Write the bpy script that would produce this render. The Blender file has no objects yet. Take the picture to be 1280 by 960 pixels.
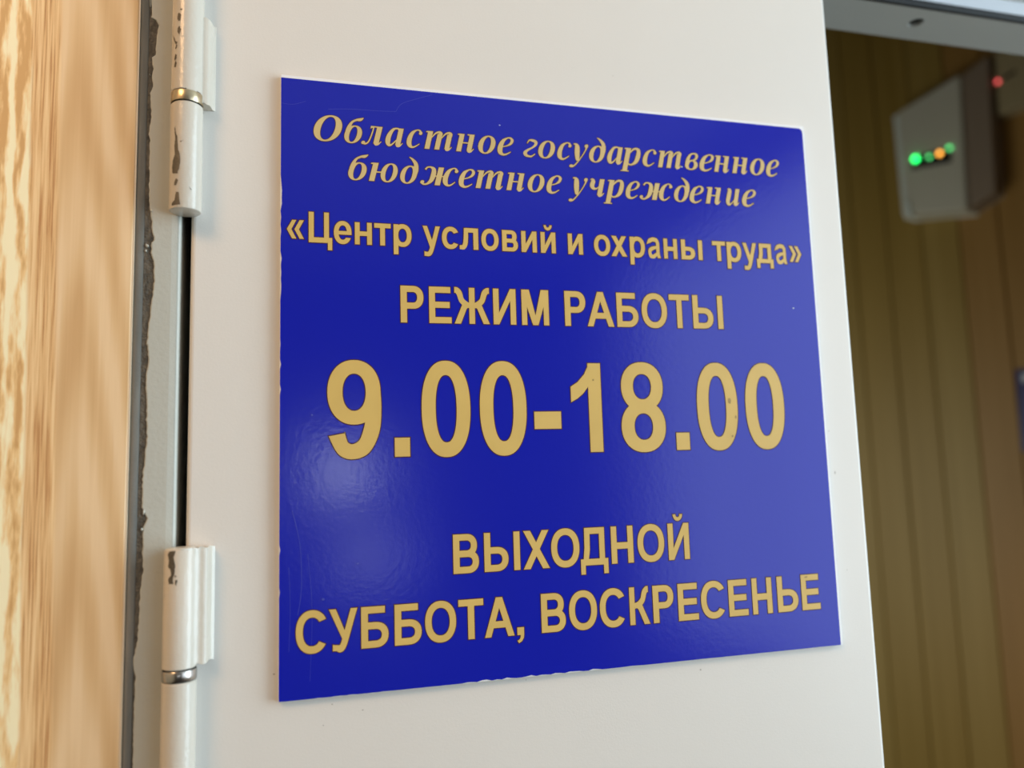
import bpy, bmesh, math, random
from mathutils import Vector, Matrix
from mathutils.geometry import tessellate_polygon

# All sizes in metres. Origin = lower left corner of the sign, on the face of the
# door leaf.  x to the right along the door, y into the back room, z up.
scene = bpy.context.scene
random.seed(4)
PI = math.pi

# ------------------------------------------------------------------ camera
cam_data = bpy.data.cameras.new('camera')
cam_data.sensor_width = 36.0
cam_data.lens = 27.0
cam_data.clip_start = 0.01
cam_data.dof.use_dof = True
cam_data.dof.focus_distance = 0.388
cam_data.dof.aperture_fstop = 4.0
camera = bpy.data.objects.new('camera', cam_data)
scene.collection.objects.link(camera)
Mx = Matrix(((0.966394413, 6.34581768e-05, -0.257063873),
             (-0.255303452, -0.116594290, -0.959805146),
             (-0.0300330874, 0.993179625, -0.112659870)))
camera.matrix_world = Matrix.Translation((0.01300275, -0.38245045, 0.10142672)) @ Mx.to_4x4()
scene.camera = camera

# ------------------------------------------------------------------ world, lights, exposure
world = bpy.data.worlds.new('world'); scene.world = world
world.use_nodes = True
world.node_tree.nodes['Background'].inputs[0].default_value = (0.75, 0.88, 1.0, 1)
world.node_tree.nodes['Background'].inputs[1].default_value = 1.0
scene.view_settings.view_transform = 'Standard'
scene.view_settings.look = 'None'
scene.view_settings.exposure = 0.0
scene.view_settings.gamma = 1.0

def area(name, loc, target, sx, sy, power, col):
    l = bpy.data.lights.new(name, 'AREA'); l.shape = 'RECTANGLE'; l.size = sx; l.size_y = sy
    l.energy = power; l.color = col
    o = bpy.data.objects.new(name, l); scene.collection.objects.link(o)
    o.location = loc
    o.rotation_euler = (Vector(target) - Vector(loc)).to_track_quat('-Z', 'Y').to_euler()
    return o
# daylight through the corridor window in the right wall
area('window_daylight', (1.42, -0.62, 0.20), (0.42, -0.62, 0.15), 0.84, 1.5, 27.0, (0.72, 0.90, 1.0))
area('window_daylight', (1.42, -1.95, 0.20), (0.42, -1.95, 0.15), 1.5, 1.5, 10.0, (0.75, 0.88, 1.0))
# warm ceiling lamp of the corridor, left of the door
area('ceiling_lamp_light', (-0.75, -0.95, 1.10), (-0.25, -0.40, 0.0), 0.5, 0.5, 13.5, (1.0, 0.58, 0.28))
# two small unseen lights at the corridor's end, added for the sign's highlights
area('end_highlight_light', (0.17, -3.38, 0.13), (0.17, 0, 0.13), 0.20, 0.17, 1.7, (0.85, 0.93, 1.0))
area('end_highlight_light', (0.30, -3.38, -0.30), (0.30, 0, -0.30), 0.30, 0.22, 0.75, (0.85, 0.93, 1.0))
# unseen fill light added to brighten the plank wall of the back room
area('back_room_fill', (0.1, 1.0, -0.15), (1.3, 1.2, -0.35), 0.6, 0.9, 5.0, (1.0, 0.97, 0.82))

# ------------------------------------------------------------------ helpers
def link(o):
    scene.collection.objects.link(o); return o
def obj(name, verts, faces, mat, parent=None, smooth=False, bevel=0.0, seg=2, label=None):
    me = bpy.data.meshes.new(name)
    me.from_pydata([tuple(v) for v in verts], [], faces)
    me.materials.append(mat)
    bm = bmesh.new(); bm.from_mesh(me)
    if bevel:
        bmesh.ops.bevel(bm, geom=list(bm.edges), offset=bevel, segments=seg, affect='EDGES', profile=0.5)
    bmesh.ops.recalc_face_normals(bm, faces=bm.faces)
    bm.to_mesh(me); bm.free()
    if smooth:
        for p in me.polygons: p.use_smooth = True
    o = link(bpy.data.objects.new(name, me))
    if parent: o.parent = parent
    if label: o['label'] = label
    return o
def empty(name, loc=(0, 0, 0)):
    o = link(bpy.data.objects.new(name, None)); o.location = loc; o.empty_display_size = 0.05
    return o
def tag(o, label=None, cat=None, group=None, kind=None):
    for k, v in (('label', label), ('category', cat), ('group', group), ('kind', kind)):
        if v: o[k] = v
    return o
def box_vf(x0, x1, y0, y1, z0, z1):
    v = [(x0,y0,z0),(x1,y0,z0),(x1,y1,z0),(x0,y1,z0),(x0,y0,z1),(x1,y0,z1),(x1,y1,z1),(x0,y1,z1)]
    return v, [(0,1,2,3),(4,7,6,5),(0,4,5,1),(1,5,6,2),(2,6,7,3),(3,7,4,0)]
def box(name, x0, x1, y0, y1, z0, z1, mat, parent=None, bevel=0.0, **k):
    v, f = box_vf(x0, x1, y0, y1, z0, z1)
    return obj(name, v, f, mat, parent, bevel=bevel, **k)
def prism(name, pts, z0, z1, mat, parent=None, smooth=False, bevel=0.0, **k):
    """plan outline (x,y) extruded in z"""
    n = len(pts)
    v = [(x, y, z0) for x, y in pts] + [(x, y, z1) for x, y in pts]
    f = [tuple(range(n)), tuple(range(n, 2*n))] + [(i, (i+1) % n, n+(i+1) % n, n+i) for i in range(n)]
    return obj(name, v, f, mat, parent, smooth=smooth, bevel=bevel, **k)

# ------------------------------------------------------------------ materials
def mat(name, color, rough=0.5, metallic=0.0, spec=0.5, noise=None, bump=None, rough_noise=None, emit=None):
    """noise=(scale xyz, amount, colour2)  bump=(scale, strength, distance)"""
    m = bpy.data.materials.new(name); m.use_nodes = True
    nt = m.node_tree; b = nt.nodes['Principled BSDF']
    b.inputs['Base Color'].default_value = (*color, 1)
    b.inputs['Roughness'].default_value = rough
    b.inputs['Metallic'].default_value = metallic
    b.inputs['Specular IOR Level'].default_value = spec
    tc = nt.nodes.new('ShaderNodeTexCoord')
    if noise:
        mp = nt.nodes.new('ShaderNodeMapping'); nt.links.new(tc.outputs['Object'], mp.inputs[0])
        mp.inputs['Scale'].default_value = noise[0]
        nz = nt.nodes.new('ShaderNodeTexNoise'); nz.inputs['Scale'].default_value = 1; nz.inputs['Detail'].default_value = 5
        nt.links.new(mp.outputs[0], nz.inputs['Vector'])
        r = nt.nodes.new('ShaderNodeValToRGB'); nt.links.new(nz.outputs['Fac'], r.inputs[0])
        r.color_ramp.elements[0].position = 0.5 - noise[1]; r.color_ramp.elements[1].position = 0.5 + noise[1]
        r.color_ramp.elements[0].color = (*noise[2], 1); r.color_ramp.elements[1].color = (*color, 1)
        nt.links.new(r.outputs[0], b.inputs['Base Color'])
    if bump:
        nz = nt.nodes.new('ShaderNodeTexNoise'); nz.inputs['Scale'].default_value = bump[0]; nz.inputs['Detail'].default_value = 2
        nt.links.new(tc.outputs['Object'], nz.inputs['Vector'])
        bp = nt.nodes.new('ShaderNodeBump'); bp.inputs['Strength'].default_value = bump[1]; bp.inputs['Distance'].default_value = bump[2]
        nt.links.new(nz.outputs['Fac'], bp.inputs['Height']); nt.links.new(bp.outputs[0], b.inputs['Normal'])
    if rough_noise:
        nz = nt.nodes.new('ShaderNodeTexNoise'); nz.inputs['Scale'].default_value = rough_noise[0]
        nt.links.new(tc.outputs['Object'], nz.inputs['Vector'])
        mr = nt.nodes.new('ShaderNodeMapRange'); mr.inputs[3].default_value = rough_noise[1]; mr.inputs[4].default_value = rough_noise[2]
        nt.links.new(nz.outputs['Fac'], mr.inputs[0]); nt.links.new(mr.outputs[0], b.inputs['Roughness'])
    if emit:
        b.inputs['Emission Color'].default_value = (*emit[0], 1); b.inputs['Emission Strength'].default_value = emit[1]
    return m

M = {}
M['door_paint'] = mat('door_paint', (0.765, 0.735, 0.69), 0.42, noise=((9, 9, 5), 0.3, (0.735, 0.705, 0.66)), bump=(900, 0.10, 0.0004))
M['frame_paint'] = mat('frame_paint', (0.52, 0.52, 0.465), 0.28, noise=((40, 40, 8), 0.3, (0.48, 0.48, 0.425)), bump=(500, 0.25, 0.0006))
M['hinge_paint'] = mat('hinge_paint', (0.67, 0.61, 0.525), 0.22, noise=((120, 120, 25), 0.25, (0.61, 0.55, 0.46)), bump=(420, 0.30, 0.0006))
M['bare_metal'] = mat('bare_metal', (0.16, 0.135, 0.10), 0.55, metallic=0.3, noise=((900, 900, 900), 0.25, (0.09, 0.075, 0.055)))
M['brass'] = mat('brass', (0.55, 0.45, 0.30), 0.28, metallic=1.0)
M['steel'] = mat('steel', (0.50, 0.46, 0.42), 0.25, metallic=1.0)
M['dark_gap'] = mat('dark_gap', (0.012, 0.012, 0.010), 0.8)
M['mastic'] = mat('mastic', (0.17, 0.17, 0.155), 0.6, noise=((200, 200, 30), 0.2, (0.10, 0.105, 0.10)), bump=(600, 0.3, 0.0006))
M['sealant'] = mat('sealant', (0.15, 0.13, 0.10), 0.8, noise=((500, 500, 200), 0.2, (0.05, 0.045, 0.036)), bump=(900, 0.9, 0.001))
M['pvc'] = mat('white_pvc', (0.88, 0.88, 0.90), 0.35)
M['gold'] = mat('gold_film', (0.70, 0.49, 0.15), 0.38, noise=((60, 60, 60), 0.28, (0.64, 0.44, 0.13)), spec=0.35)
M['gold_pale'] = mat('pale_gold_film', (0.68, 0.52, 0.24), 0.38, noise=((60, 60, 60), 0.28, (0.63, 0.47, 0.20)), spec=0.35)
M['maroon'] = mat('maroon_edge', (0.055, 0.008, 0.035), 0.4, spec=0.3)
M['scratch'] = mat('scratch_mark', (0.045, 0.06, 0.42), 0.5)
M['stain'] = mat('stain_mark', (0.36, 0.24, 0.07), 0.5)
M['speck'] = mat('speck', (0.45, 0.42, 0.38), 0.6)
M['plaster'] = mat('plaster', (0.56, 0.46, 0.32), 0.85, bump=(60, 0.3, 0.003))
M['ceiling'] = mat('ceiling_paint', (0.75, 0.74, 0.70), 0.9, noise=((3, 3, 3), 0.3, (0.70, 0.69, 0.65)))
M['floor'] = mat('floor_lino', (0.045, 0.032, 0.022), 0.6, noise=((4, 4, 4), 0.2, (0.035, 0.024, 0.016)))
M['end_wall'] = mat('end_wall_brown', (0.13, 0.10, 0.075), 0.7)
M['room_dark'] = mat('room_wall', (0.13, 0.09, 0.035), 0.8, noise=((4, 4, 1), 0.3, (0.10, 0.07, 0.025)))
M['gasket'] = mat('black_gasket', (0.010, 0.011, 0.012), 0.6)
M['header'] = mat('header_paint', (0.48, 0.475, 0.435), 0.4, noise=((10, 30, 30), 0.3, (0.45, 0.445, 0.405)))
M['header_white'] = mat('header_white', (0.84, 0.87, 0.93), 0.25, noise=((6, 30, 30), 0.3, (0.80, 0.83, 0.90)))
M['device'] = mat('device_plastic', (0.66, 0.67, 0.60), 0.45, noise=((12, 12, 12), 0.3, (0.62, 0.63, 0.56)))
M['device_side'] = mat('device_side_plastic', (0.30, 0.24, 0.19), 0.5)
M['device_edge'] = mat('device_edge_plastic', (0.80, 0.90, 0.90), 0.3)
M['beige'] = mat('beige_plastic', (0.42, 0.36, 0.22), 0.5)
M['black'] = mat('black_plastic', (0.012, 0.012, 0.012), 0.4)
M['blue_notice'] = mat('blue_notice', (0.015, 0.018, 0.14), 0.35)
M['notice_white'] = mat('notice_white', (0.55, 0.62, 0.72), 0.4)
M['led_green'] = mat('led_green', (0.02, 0.5, 0.08), 0.3, emit=((0.02, 1.0, 0.16), 5.0))
M['led_green_dim'] = mat('led_green_dim', (0.1, 0.5, 0.15), 0.3, emit=((0.12, 0.8, 0.22), 2.2))
M['led_orange'] = mat('led_orange', (0.8, 0.4, 0.1), 0.3, emit=((1.0, 0.42, 0.06), 4.2))
M['led_red'] = mat('led_red', (0.6, 0.05, 0.05), 0.3, emit=((1.0, 0.12, 0.12), 1.8))

def film_material():
    m = mat('blue_film', (0.007, 0.0135, 0.41), 0.17, spec=0.5)
    nt = m.node_tree; b = nt.nodes['Principled BSDF']; tc = nt.nodes['Texture Coordinate']
    # orange peel of the glued film
    nz = nt.nodes.new('ShaderNodeTexNoise'); nz.inputs['Scale'].default_value = 420; nz.inputs['Detail'].default_value = 2
    nt.links.new(tc.outputs['Object'], nz.inputs['Vector'])
    bp = nt.nodes.new('ShaderNodeBump'); bp.inputs['Strength'].default_value = 0.10; bp.inputs['Distance'].default_value = 0.0004
    nt.links.new(nz.outputs['Fac'], bp.inputs['Height'])
    n2 = nt.nodes.new('ShaderNodeTexNoise'); n2.inputs['Scale'].default_value = 14; n2.inputs['Detail'].default_value = 1
    nt.links.new(tc.outputs['Object'], n2.inputs['Vector'])
    b2 = nt.nodes.new('ShaderNodeBump'); b2.inputs['Strength'].default_value = 0.10; b2.inputs['Distance'].default_value = 0.002
    nt.links.new(n2.outputs['Fac'], b2.inputs['Height']); nt.links.new(bp.outputs[0], b2.inputs['Normal'])
    nt.links.new(b2.outputs[0], b.inputs['Normal'])
    return m
M['film'] = film_material()

def wood_material():
    """printed beech laminate: pale cathedral figure at the right, denser streaks and bright wavy rings at the left"""
    m = bpy.data.materials.new('beech_laminate'); m.use_nodes = True
    nt = m.node_tree; L = nt.links; N = nt.nodes
    b = N['Principled BSDF']; b.inputs['Roughness'].default_value = 0.42
    tc = N.new('ShaderNodeTexCoord'); sep = N.new('ShaderNodeSeparateXYZ'); L.new(tc.outputs['Object'], sep.inputs[0])
    def math_(op, a, c=None, clamp=False):
        n = N.new('ShaderNodeMath'); n.operation = op; n.use_clamp = clamp
        for i, s in enumerate((a, c)):
            if s is None: continue
            if isinstance(s, (int, float)): n.inputs[i].default_value = s
            else: L.new(s, n.inputs[i])
        return n.outputs[0]
    def noise_(sx, sz, detail=3, off=0.0):
        mp = N.new('ShaderNodeMapping'); mp.inputs['Scale'].default_value = (sx, sx, sz); mp.inputs['Location'].default_value = (off, 0, off*1.7)
        L.new(tc.outputs['Object'], mp.inputs[0])
        n = N.new('ShaderNodeTexNoise'); n.inputs['Scale'].default_value = 1; n.inputs['Detail'].default_value = detail
        L.new(mp.outputs[0], n.inputs['Vector']); return n.outputs['Fac']
    def ramp(fac, stops):
        r = N.new('ShaderNodeValToRGB'); L.new(fac, r.inputs[0]); e = r.color_ramp.elements
        while len(e) < len(stops): e.new(0.5)
        for i, (p, c) in enumerate(stops): e[i].position = p; e[i].color = (*c, 1)
        return r.outputs[0]
    def mix(fac, a, c):
        n = N.new('ShaderNodeMix'); n.data_type = 'RGBA'
        if isinstance(fac, float): n.inputs[0].default_value = fac
        else: L.new(fac, n.inputs[0])
        L.new(a, n.inputs[6]); L.new(c, n.inputs[7]); return n.outputs[2]
    x = sep.outputs[0]; z = sep.outputs[2]
    # u = distance (m) left of the casing's right edge, drifting slightly with height
    u = math_('SUBTRACT', math_('MULTIPLY', x, -1.0), 0.0665)
    u = math_('SUBTRACT', u, math_('MULTIPLY', z, 0.020))
    wob = math_('MULTIPLY', math_('SUBTRACT', noise_(14, 7, 2, 3.1), 0.5), 0.006)
    # cathedral: nested V shapes pointing down around u=.017
    du = math_('ABSOLUTE', math_('SUBTRACT', math_('ADD', u, wob), 0.0175))
    ph = math_('SUBTRACT', math_('MULTIPLY', math_('POWER', math_('MULTIPLY', du, 70.0), 1.3), 5.0), math_('MULTIPLY', z, -55.0))
    ph = math_('ADD', ph, math_('MULTIPLY', noise_(30, 9, 3, 1.0), 2.5))
    rings = math_('ADD', math_('MULTIPLY', math_('SINE', ph), 0.5), 0.5)
    fine = noise_(700, 14, 4, 0.0)
    band = noise_(170, 2.2, 3, 6.0)
    cath = ramp(math_('ADD', math_('MULTIPLY', rings, 0.27), math_('ADD', math_('MULTIPLY', band, 0.7), math_('MULTIPLY', fine, 0.08))),
                [(0.33, (0.66, 0.41, 0.195)), (0.50, (0.76, 0.51, 0.265)), (0.68, (0.86, 0.62, 0.37))])
    streak = ramp(math_('ADD', math_('MULTIPLY', noise_(1500, 30, 4, 2.0), 0.6), math_('MULTIPLY', noise_(520, 9, 4, 9.0), 0.4)),
                  [(0.38, (0.50, 0.24, 0.09)), (0.47, (0.76, 0.47, 0.215)), (0.60, (0.92, 0.65, 0.35))])
    # wavy rings
    w = math_('ADD', math_('MULTIPLY', u, 850.0), math_('MULTIPLY', noise_(90, 30, 5, 5.0), 13.0))
    wv = math_('ADD', math_('MULTIPLY', math_('SINE', w), 0.13), math_('ADD', math_('MULTIPLY', noise_(330, 22, 5, 7.0), 0.75), math_('MULTIPLY', noise_(1300, 150, 3, 11.0), 0.30)))
    wav = ramp(wv, [(0.36, (0.66, 0.38, 0.15)), (0.48, (0.90, 0.62, 0.30)), (0.62, (1.0, 0.90, 0.60))])
    def step(at, soft):
        n = N.new('ShaderNodeMapRange'); L.new(math_('ADD', u, math_('MULTIPLY', math_('SUBTRACT', noise_(60, 12, 3, 4.0), 0.5), 0.004)), n.inputs[0])
        n.inputs[1].default_value = at - soft; n.inputs[2].default_value = at + soft; return n.outputs[0]
    c1 = mix(step(0.0262, 0.0010), cath, streak)
    c2 = mix(step(0.0385, 0.0008), c1, wav)
    L.new(c2, b.inputs['Base Color'])
    bp = N.new('ShaderNodeBump'); bp.inputs['Strength'].default_value = 0.12; bp.inputs['Distance'].default_value = 0.0004
    L.new(noise_(900, 30, 3, 8.0), bp.inputs['Height']); L.new(bp.outputs[0], b.inputs['Normal'])
    return m
M['wood'] = wood_material()

def plank_material():
    m = mat('panelling_laminate', (0.38, 0.26, 0.065), 0.5, noise=((60, 60, 1.6), 0.3, (0.29, 0.19, 0.035)))
    return m
M['plank'] = plank_material()
M['plank_base'] = mat('panelling_batten', (0.12, 0.08, 0.025), 0.8)
M['plank_red'] = mat('panelling_laminate_reddish', (0.40, 0.235, 0.07), 0.5, noise=((60, 60, 1.6), 0.3, (0.31, 0.17, 0.04)))
M['plank_alt'] = mat('panelling_laminate_pale', (0.41, 0.29, 0.085), 0.5, noise=((60, 60, 1.6), 0.3, (0.31, 0.21, 0.045)))

# ------------------------------------------------------------------ the setting
FZ, CZ = -1.55, 1.16        # floor and ceiling heights
def struct(o, label=None):
    return tag(o, label, kind='structure')
struct(box('floor', -1.25, 2.2, -3.6, 3.0, FZ-0.1, FZ, M['floor']), 'dark floor')
struct(box('ceiling', -1.25, 2.2, -3.6, 0.10, CZ, CZ+0.1, M['ceiling']), 'white corridor ceiling')
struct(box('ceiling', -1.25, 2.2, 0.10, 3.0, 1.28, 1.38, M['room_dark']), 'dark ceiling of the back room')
# corridor walls (right one has the window)
struct(box('wall_left', -1.25, -1.15, -3.5, 0.0, FZ, CZ, M['plaster']), 'plaster wall left of the corridor')
WX0, WX1 = 1.45, 1.55
wv, wf = [], []
for a in ((WX0, WX1, -3.5, -2.72, FZ, CZ), (WX0, WX1, -0.18, 0.0, FZ, CZ), (WX0, WX1, -1.18, -1.06, -0.57, 0.97), (WX0, WX1, -2.72, -0.18, FZ, -0.57), (WX0, WX1, -2.72, -0.18, 0.97, CZ)):
    v, f = box_vf(*a); wf += [tuple(i+len(wv) for i in q) for q in f]; wv += v
struct(obj('wall_right', wv, wf, M['plaster']), 'plaster wall with the corridor window')
def local_box(name, x0, x1, y0, y1, z0, z1, m, root, **k):
    c = root.location
    return box(name, x0-c.x, x1-c.x, y0-c.y, y1-c.y, z0-c.z, z1-c.z, m, root, **k)
for wn, ya, yb in (('window_1', -1.06, -0.18), ('window_2', -2.72, -1.18)):
    win = struct(empty(wn, (1.50, (ya+yb)/2, 0.20)))
    for a in ((ya, ya+0.05, -0.57, 0.97), (yb-0.05, yb, -0.57, 0.97), ((ya+yb)/2-0.02, (ya+yb)/2+0.02, -0.52, 0.92), (ya+0.05, yb-0.05, -0.57, -0.52), (ya+0.05, yb-0.05, 0.92, 0.97)):
        local_box('window_frame', 1.48, 1.52, a[0], a[1], a[2], a[3], M['pvc'], win)
struct(box('wall_rear', -1.25, 1.55, -3.6, -3.5, FZ, CZ, M['end_wall']), 'far end wall of the corridor')
# wall the door stands in: left part, over the door, right of the doorway
struct(box('wall_front', -1.25, -0.166, 0.012, 0.10, FZ, CZ, M['plaster']), 'plaster wall left of the wooden casing')
struct(box('wall_front', -0.166, 1.18, 0.012, 0.10, 0.56, CZ, M['plaster']), 'plaster wall over the doorway')
struct(box('wall_front', 1.18, 2.2, 0.012, 0.10, FZ, CZ, M['plaster']), 'plaster wall right of the doorway')

# wooden casing: 4 mm proud of the steel frame, thin pale edge band
cas = struct(empty('trim_1', (-0.11, 0.0, 0.0)), 'beech laminate casing left of the steel door frame')
o = cas.location
prof = [(-0.056, 0.012), (-0.056, -0.0005), (-0.0551, -0.0015), (0.0438, -0.0015), (0.0443, -0.0010), (0.0443, 0.012)]
me_o = prism('casing_board', [(x, y) for x, y in prof], FZ, 0.55, M['wood'], cas)
for v in me_o.data.vertices: v.co.x -= 0.0
# the board's mesh uses world-like x for its grain: shift mesh, not object
for v in me_o.data.vertices: v.co.x += -0.11
me_o.location.x = 0.11
pale = mat('edge_band', (0.72, 0.60, 0.45), 0.5)
box('edge_band', 0.0443, 0.0449, -0.0013, 0.010, FZ, 0.55, pale, cas)

# steel frame: jamb with a rounded arris beside the door gap, old sealant, ragged paint film
jamb = struct(empty('trim_2', (-0.055, 0.0, 0.0)), 'grey painted steel door frame with a ragged paint edge')
jx = -0.055
def jp(pts): return [(x - jx, y) for x, y in pts]
arc_ = [(-0.0468 + 0.0016*math.sin(t*PI/2/6), 0.0016 - 0.0016*math.cos(t*PI/2/6)) for t in range(7)]
prism('frame_profile', jp([(-0.0656, 0.0)] + arc_ + [(-0.0452, 0.050), (-0.0656, 0.050)]), FZ, 0.56, M['frame_paint'], jamb, smooth=False)
prism('mastic_bead', jp([(-0.0654, 0.0), (-0.0654, -0.0006), (-0.0636, -0.0011), (-0.0616, -0.0007), (-0.0610, 0.0)]), FZ, 0.44, M['mastic'], jamb, smooth=True)
prism('sealant_strip', jp([(-0.0614, 0.0), (-0.0612, -0.0003), (-0.0562, -0.0003), (-0.0560, 0.0)]), FZ, 0.44, M['sealant'], jamb)
EDGE = [(-60.66, 359.16), (-60.49, 334.09), (-60.31, 325.42), (-58.28, 324.2), (-57.02, 321.72), (-57.62, 316.29), (-58.07, 313.77), (-58.13, 306.39), (-59.88, 304.96), (-59.45, 301.34), (-58.8, 299.38), (-59.36, 297.28), (-59.45, 294.84), (-58.9, 292.06), (-59.19, 288.79), (-60.02, 286.69), (-59.7, 279.88), (-59.24, 274.71), (-59.86, 270.65), (-60.32, 266.22), (-59.7, 263.09), (-59.68, 245.69), (-59.56, 233.55), (-58.59, 227.37), (-57.73, 219.27), (-56.93, 214.28), (-57.94, 213.07), (-58.19, 208.43), (-56.76, 204.27), (-56.53, 194.7), (-57.36, 185.31), (-58.33, 174.55), (-58.97, 165.16), (-58.19, 157.32), (-59.25, 146.93), (-58.45, 136.42), (-58.52, 128.54), (-58.04, 122.14), (-58.82, 111.82), (-59.42, 104.26), (-59.58, 95.3), (-59.47, 90.3), (-57.24, 85.21), (-58.68, 81.37), (-58.79, 70.07), (-58.26, 62.67), (-59.21, 54.0), (-59.56, 41.89), (-59.89, 32.28), (-61.21, 24.87), (-61.35, 21.48), (-60.43, 16.46), (-60.49, 9.19), (-60.79, -2.54), (-60.57, -21.54), (-60.52, -41.25)]
# refine the outline with small tooth-like breaks, then lay the paint film
fine = [(-59.5, 438.0)]
for i in range(len(EDGE)-1):
    a, b = EDGE[i], EDGE[i+1]
    n = max(1, int(abs(a[1]-b[1])/1.3))
    for k in range(n):
        t = k/n
        fine.append((a[0]+(b[0]-a[0])*t + random.uniform(-0.22, 0.22), a[1]+(b[1]-a[1])*t))
fine.append((-60.5, FZ*1000))
vs, fs = [], []
for x, z in fine:
    x = x/1000 - jx; z /= 1000
    vs += [(x, -0.0002, z), (x+0.0001, -0.0007, z), (x+0.0006, -0.00095, z), (-0.0492-jx, -0.0007, z), (-0.0466-jx, -0.0002, z)]
for i in range(len(fine)-1):
    for k in range(4):
        fs.append((i*5+k, i*5+k+1, i*5+5+k+1, i*5+5+k))
pf = obj('paint_film', vs, fs, M['frame_paint'], jamb, smooth=False)
# flakes of old paint standing on the sealant
for (x, z, w, h) in ((-59.6, 211.5, 1.6, 1.8), (-60.2, 209.0, .9, 1.6), (-58.2, 228.5, 1.2, 1.8), (-60.4, 296.0, .5, .7), (-59.0, 80.5, 1.2, 1.4), (-58.4, 88.0, 1.1, 2.6), (-60.9, 333.0, .5, 5.0)):
    cx, cz = x/1000 - jx, z/1000
    pts = []
    for k in range(9):
        a = k*2*PI/9; r = random.uniform(0.6, 1.05)
        pts.append((cx + r*w/2000*math.cos(a), -0.0009 - random.uniform(0, .0004), cz + r*h/2000*math.sin(a)))
    pts.append((cx, -0.0014, cz))
    pts += [(p[0], -0.0002, p[2]) for p in pts[:9]]
    obj('paint_flake', pts, [(k, (k+1) % 9, 9) for k in range(9)] + [(k, 10+k, 10+(k+1) % 9, (k+1) % 9) for k in range(9)], M['frame_paint'], jamb)
box('jamb_return', -0.0452-jx, -0.0360-jx, 0.0435, 0.050, FZ, 0.44, M['dark_gap'], jamb)  # near-black colour stands in for the shade deep in the door gap

# header over the doorway: stop with a bolt hole in its soffit, black gasket, white upper face
hd = struct(empty('trim_3', (0.5, 0.06, 0.43)), 'grey steel door head with a bolt hole')
hx, hy, hz = hd.location
zs = 0.4267
hole = (0.4545, 0.0622); HR = 0.0056
# soffit plate with a real round hole
nseg = 24
x0, x1, y0, y1 = 0.30, 1.10, 0.0462, 0.0826
ring_o = []
sq = 0.014
vs = [(hole[0]+HR*math.cos(2*PI*k/nseg), hole[1]+HR*math.sin(2*PI*k/nseg), zs) for k in range(nseg)]
def sqpt(a):
    c_, s_ = math.cos(a), math.sin(a); m_ = max(abs(c_), abs(s_)); return (hole[0]+sq*c_/m_, hole[1]+sq*s_/m_, zs)
vs += [sqpt(2*PI*k/nseg) for k in range(nseg)]
vs += [(v[0], v[1], zs+0.012) for v in vs[:nseg]]
fs = [(k, (k+1) % nseg, nseg+(k+1) % nseg, nseg+k) for k in range(nseg)]
fs += [(k, 2*nseg+k, 2*nseg+(k+1) % nseg, (k+1) % nseg) for k in range(nseg)]
base = len(vs)
hX, hY = hole
for (a, b, c, d) in ((x0, hX-sq, y0, y1), (hX+sq, x1, y0, y1), (hX-sq, hX+sq, y0, hY-sq), (hX-sq, hX+sq, hY+sq, y1)):
    fs.append(tuple(range(len(vs), len(vs)+4))); vs += [(a, c, zs), (b, c, zs), (b, d, zs), (a, d, zs)]
# rear face
fs.append(tuple(range(len(vs), len(vs)+4))); vs += [(x0, y1, zs), (x1, y1, zs), (x1, y1, 0.56), (x0, y1, 0.56)]
obj('stop_soffit', [(a-hx, b-hy, c-hz) for a, b, c in vs], fs, M['header'], hd)
# black block standing in for the shade inside the bolt hole
box('bolt_hole', hX-0.007-hx, hX+0.007-hx, hY-0.007-hy, hY+0.007-hy, zs+0.003-hz, zs+0.016-hz, M['dark_gap'], hd)
box('gasket', x0-hx, x1-hx, 0.0425-hy, 0.0462-hy, zs-0.0004-hz, zs+0.0045-hz, M['gasket'], hd, bevel=0.0008)
box('upper_rail', x0-hx, x1-hx, 0.0440-hy, 0.0560-hy, zs+0.0045-hz, 0.4425-hz, M['header_white'], hd)
box('head_rebate', -0.0452-hx, x1-hx, 0.0-hy, 0.0820-hy, 0.4425-hz, 0.56-hz, M['header'], hd, bevel=0.0012)
# right jamb of the doorway
struct(box('trim_4', 1.10, 1.18, 0.0, 0.085, FZ, 0.56, M['frame_paint'], bevel=0.001), 'steel frame post right of the doorway')

# ------------------------------------------------------------------ door leaf with two lift-off hinges
door = struct(empty('door_1', (0.14, 0.0, 0.0)), 'cream white painted steel door leaf')
dx = 0.14
DL, DR, DT = -0.0409, 0.3245, 0.4385
dl = box('door_leaf', DL-dx, DR-dx, 0.0, 0.042, FZ+0.01, DT, M['door_paint'], door, bevel=0.0022, seg=4, smooth=False)
for p in dl.data.polygons: p.use_smooth = False

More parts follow.
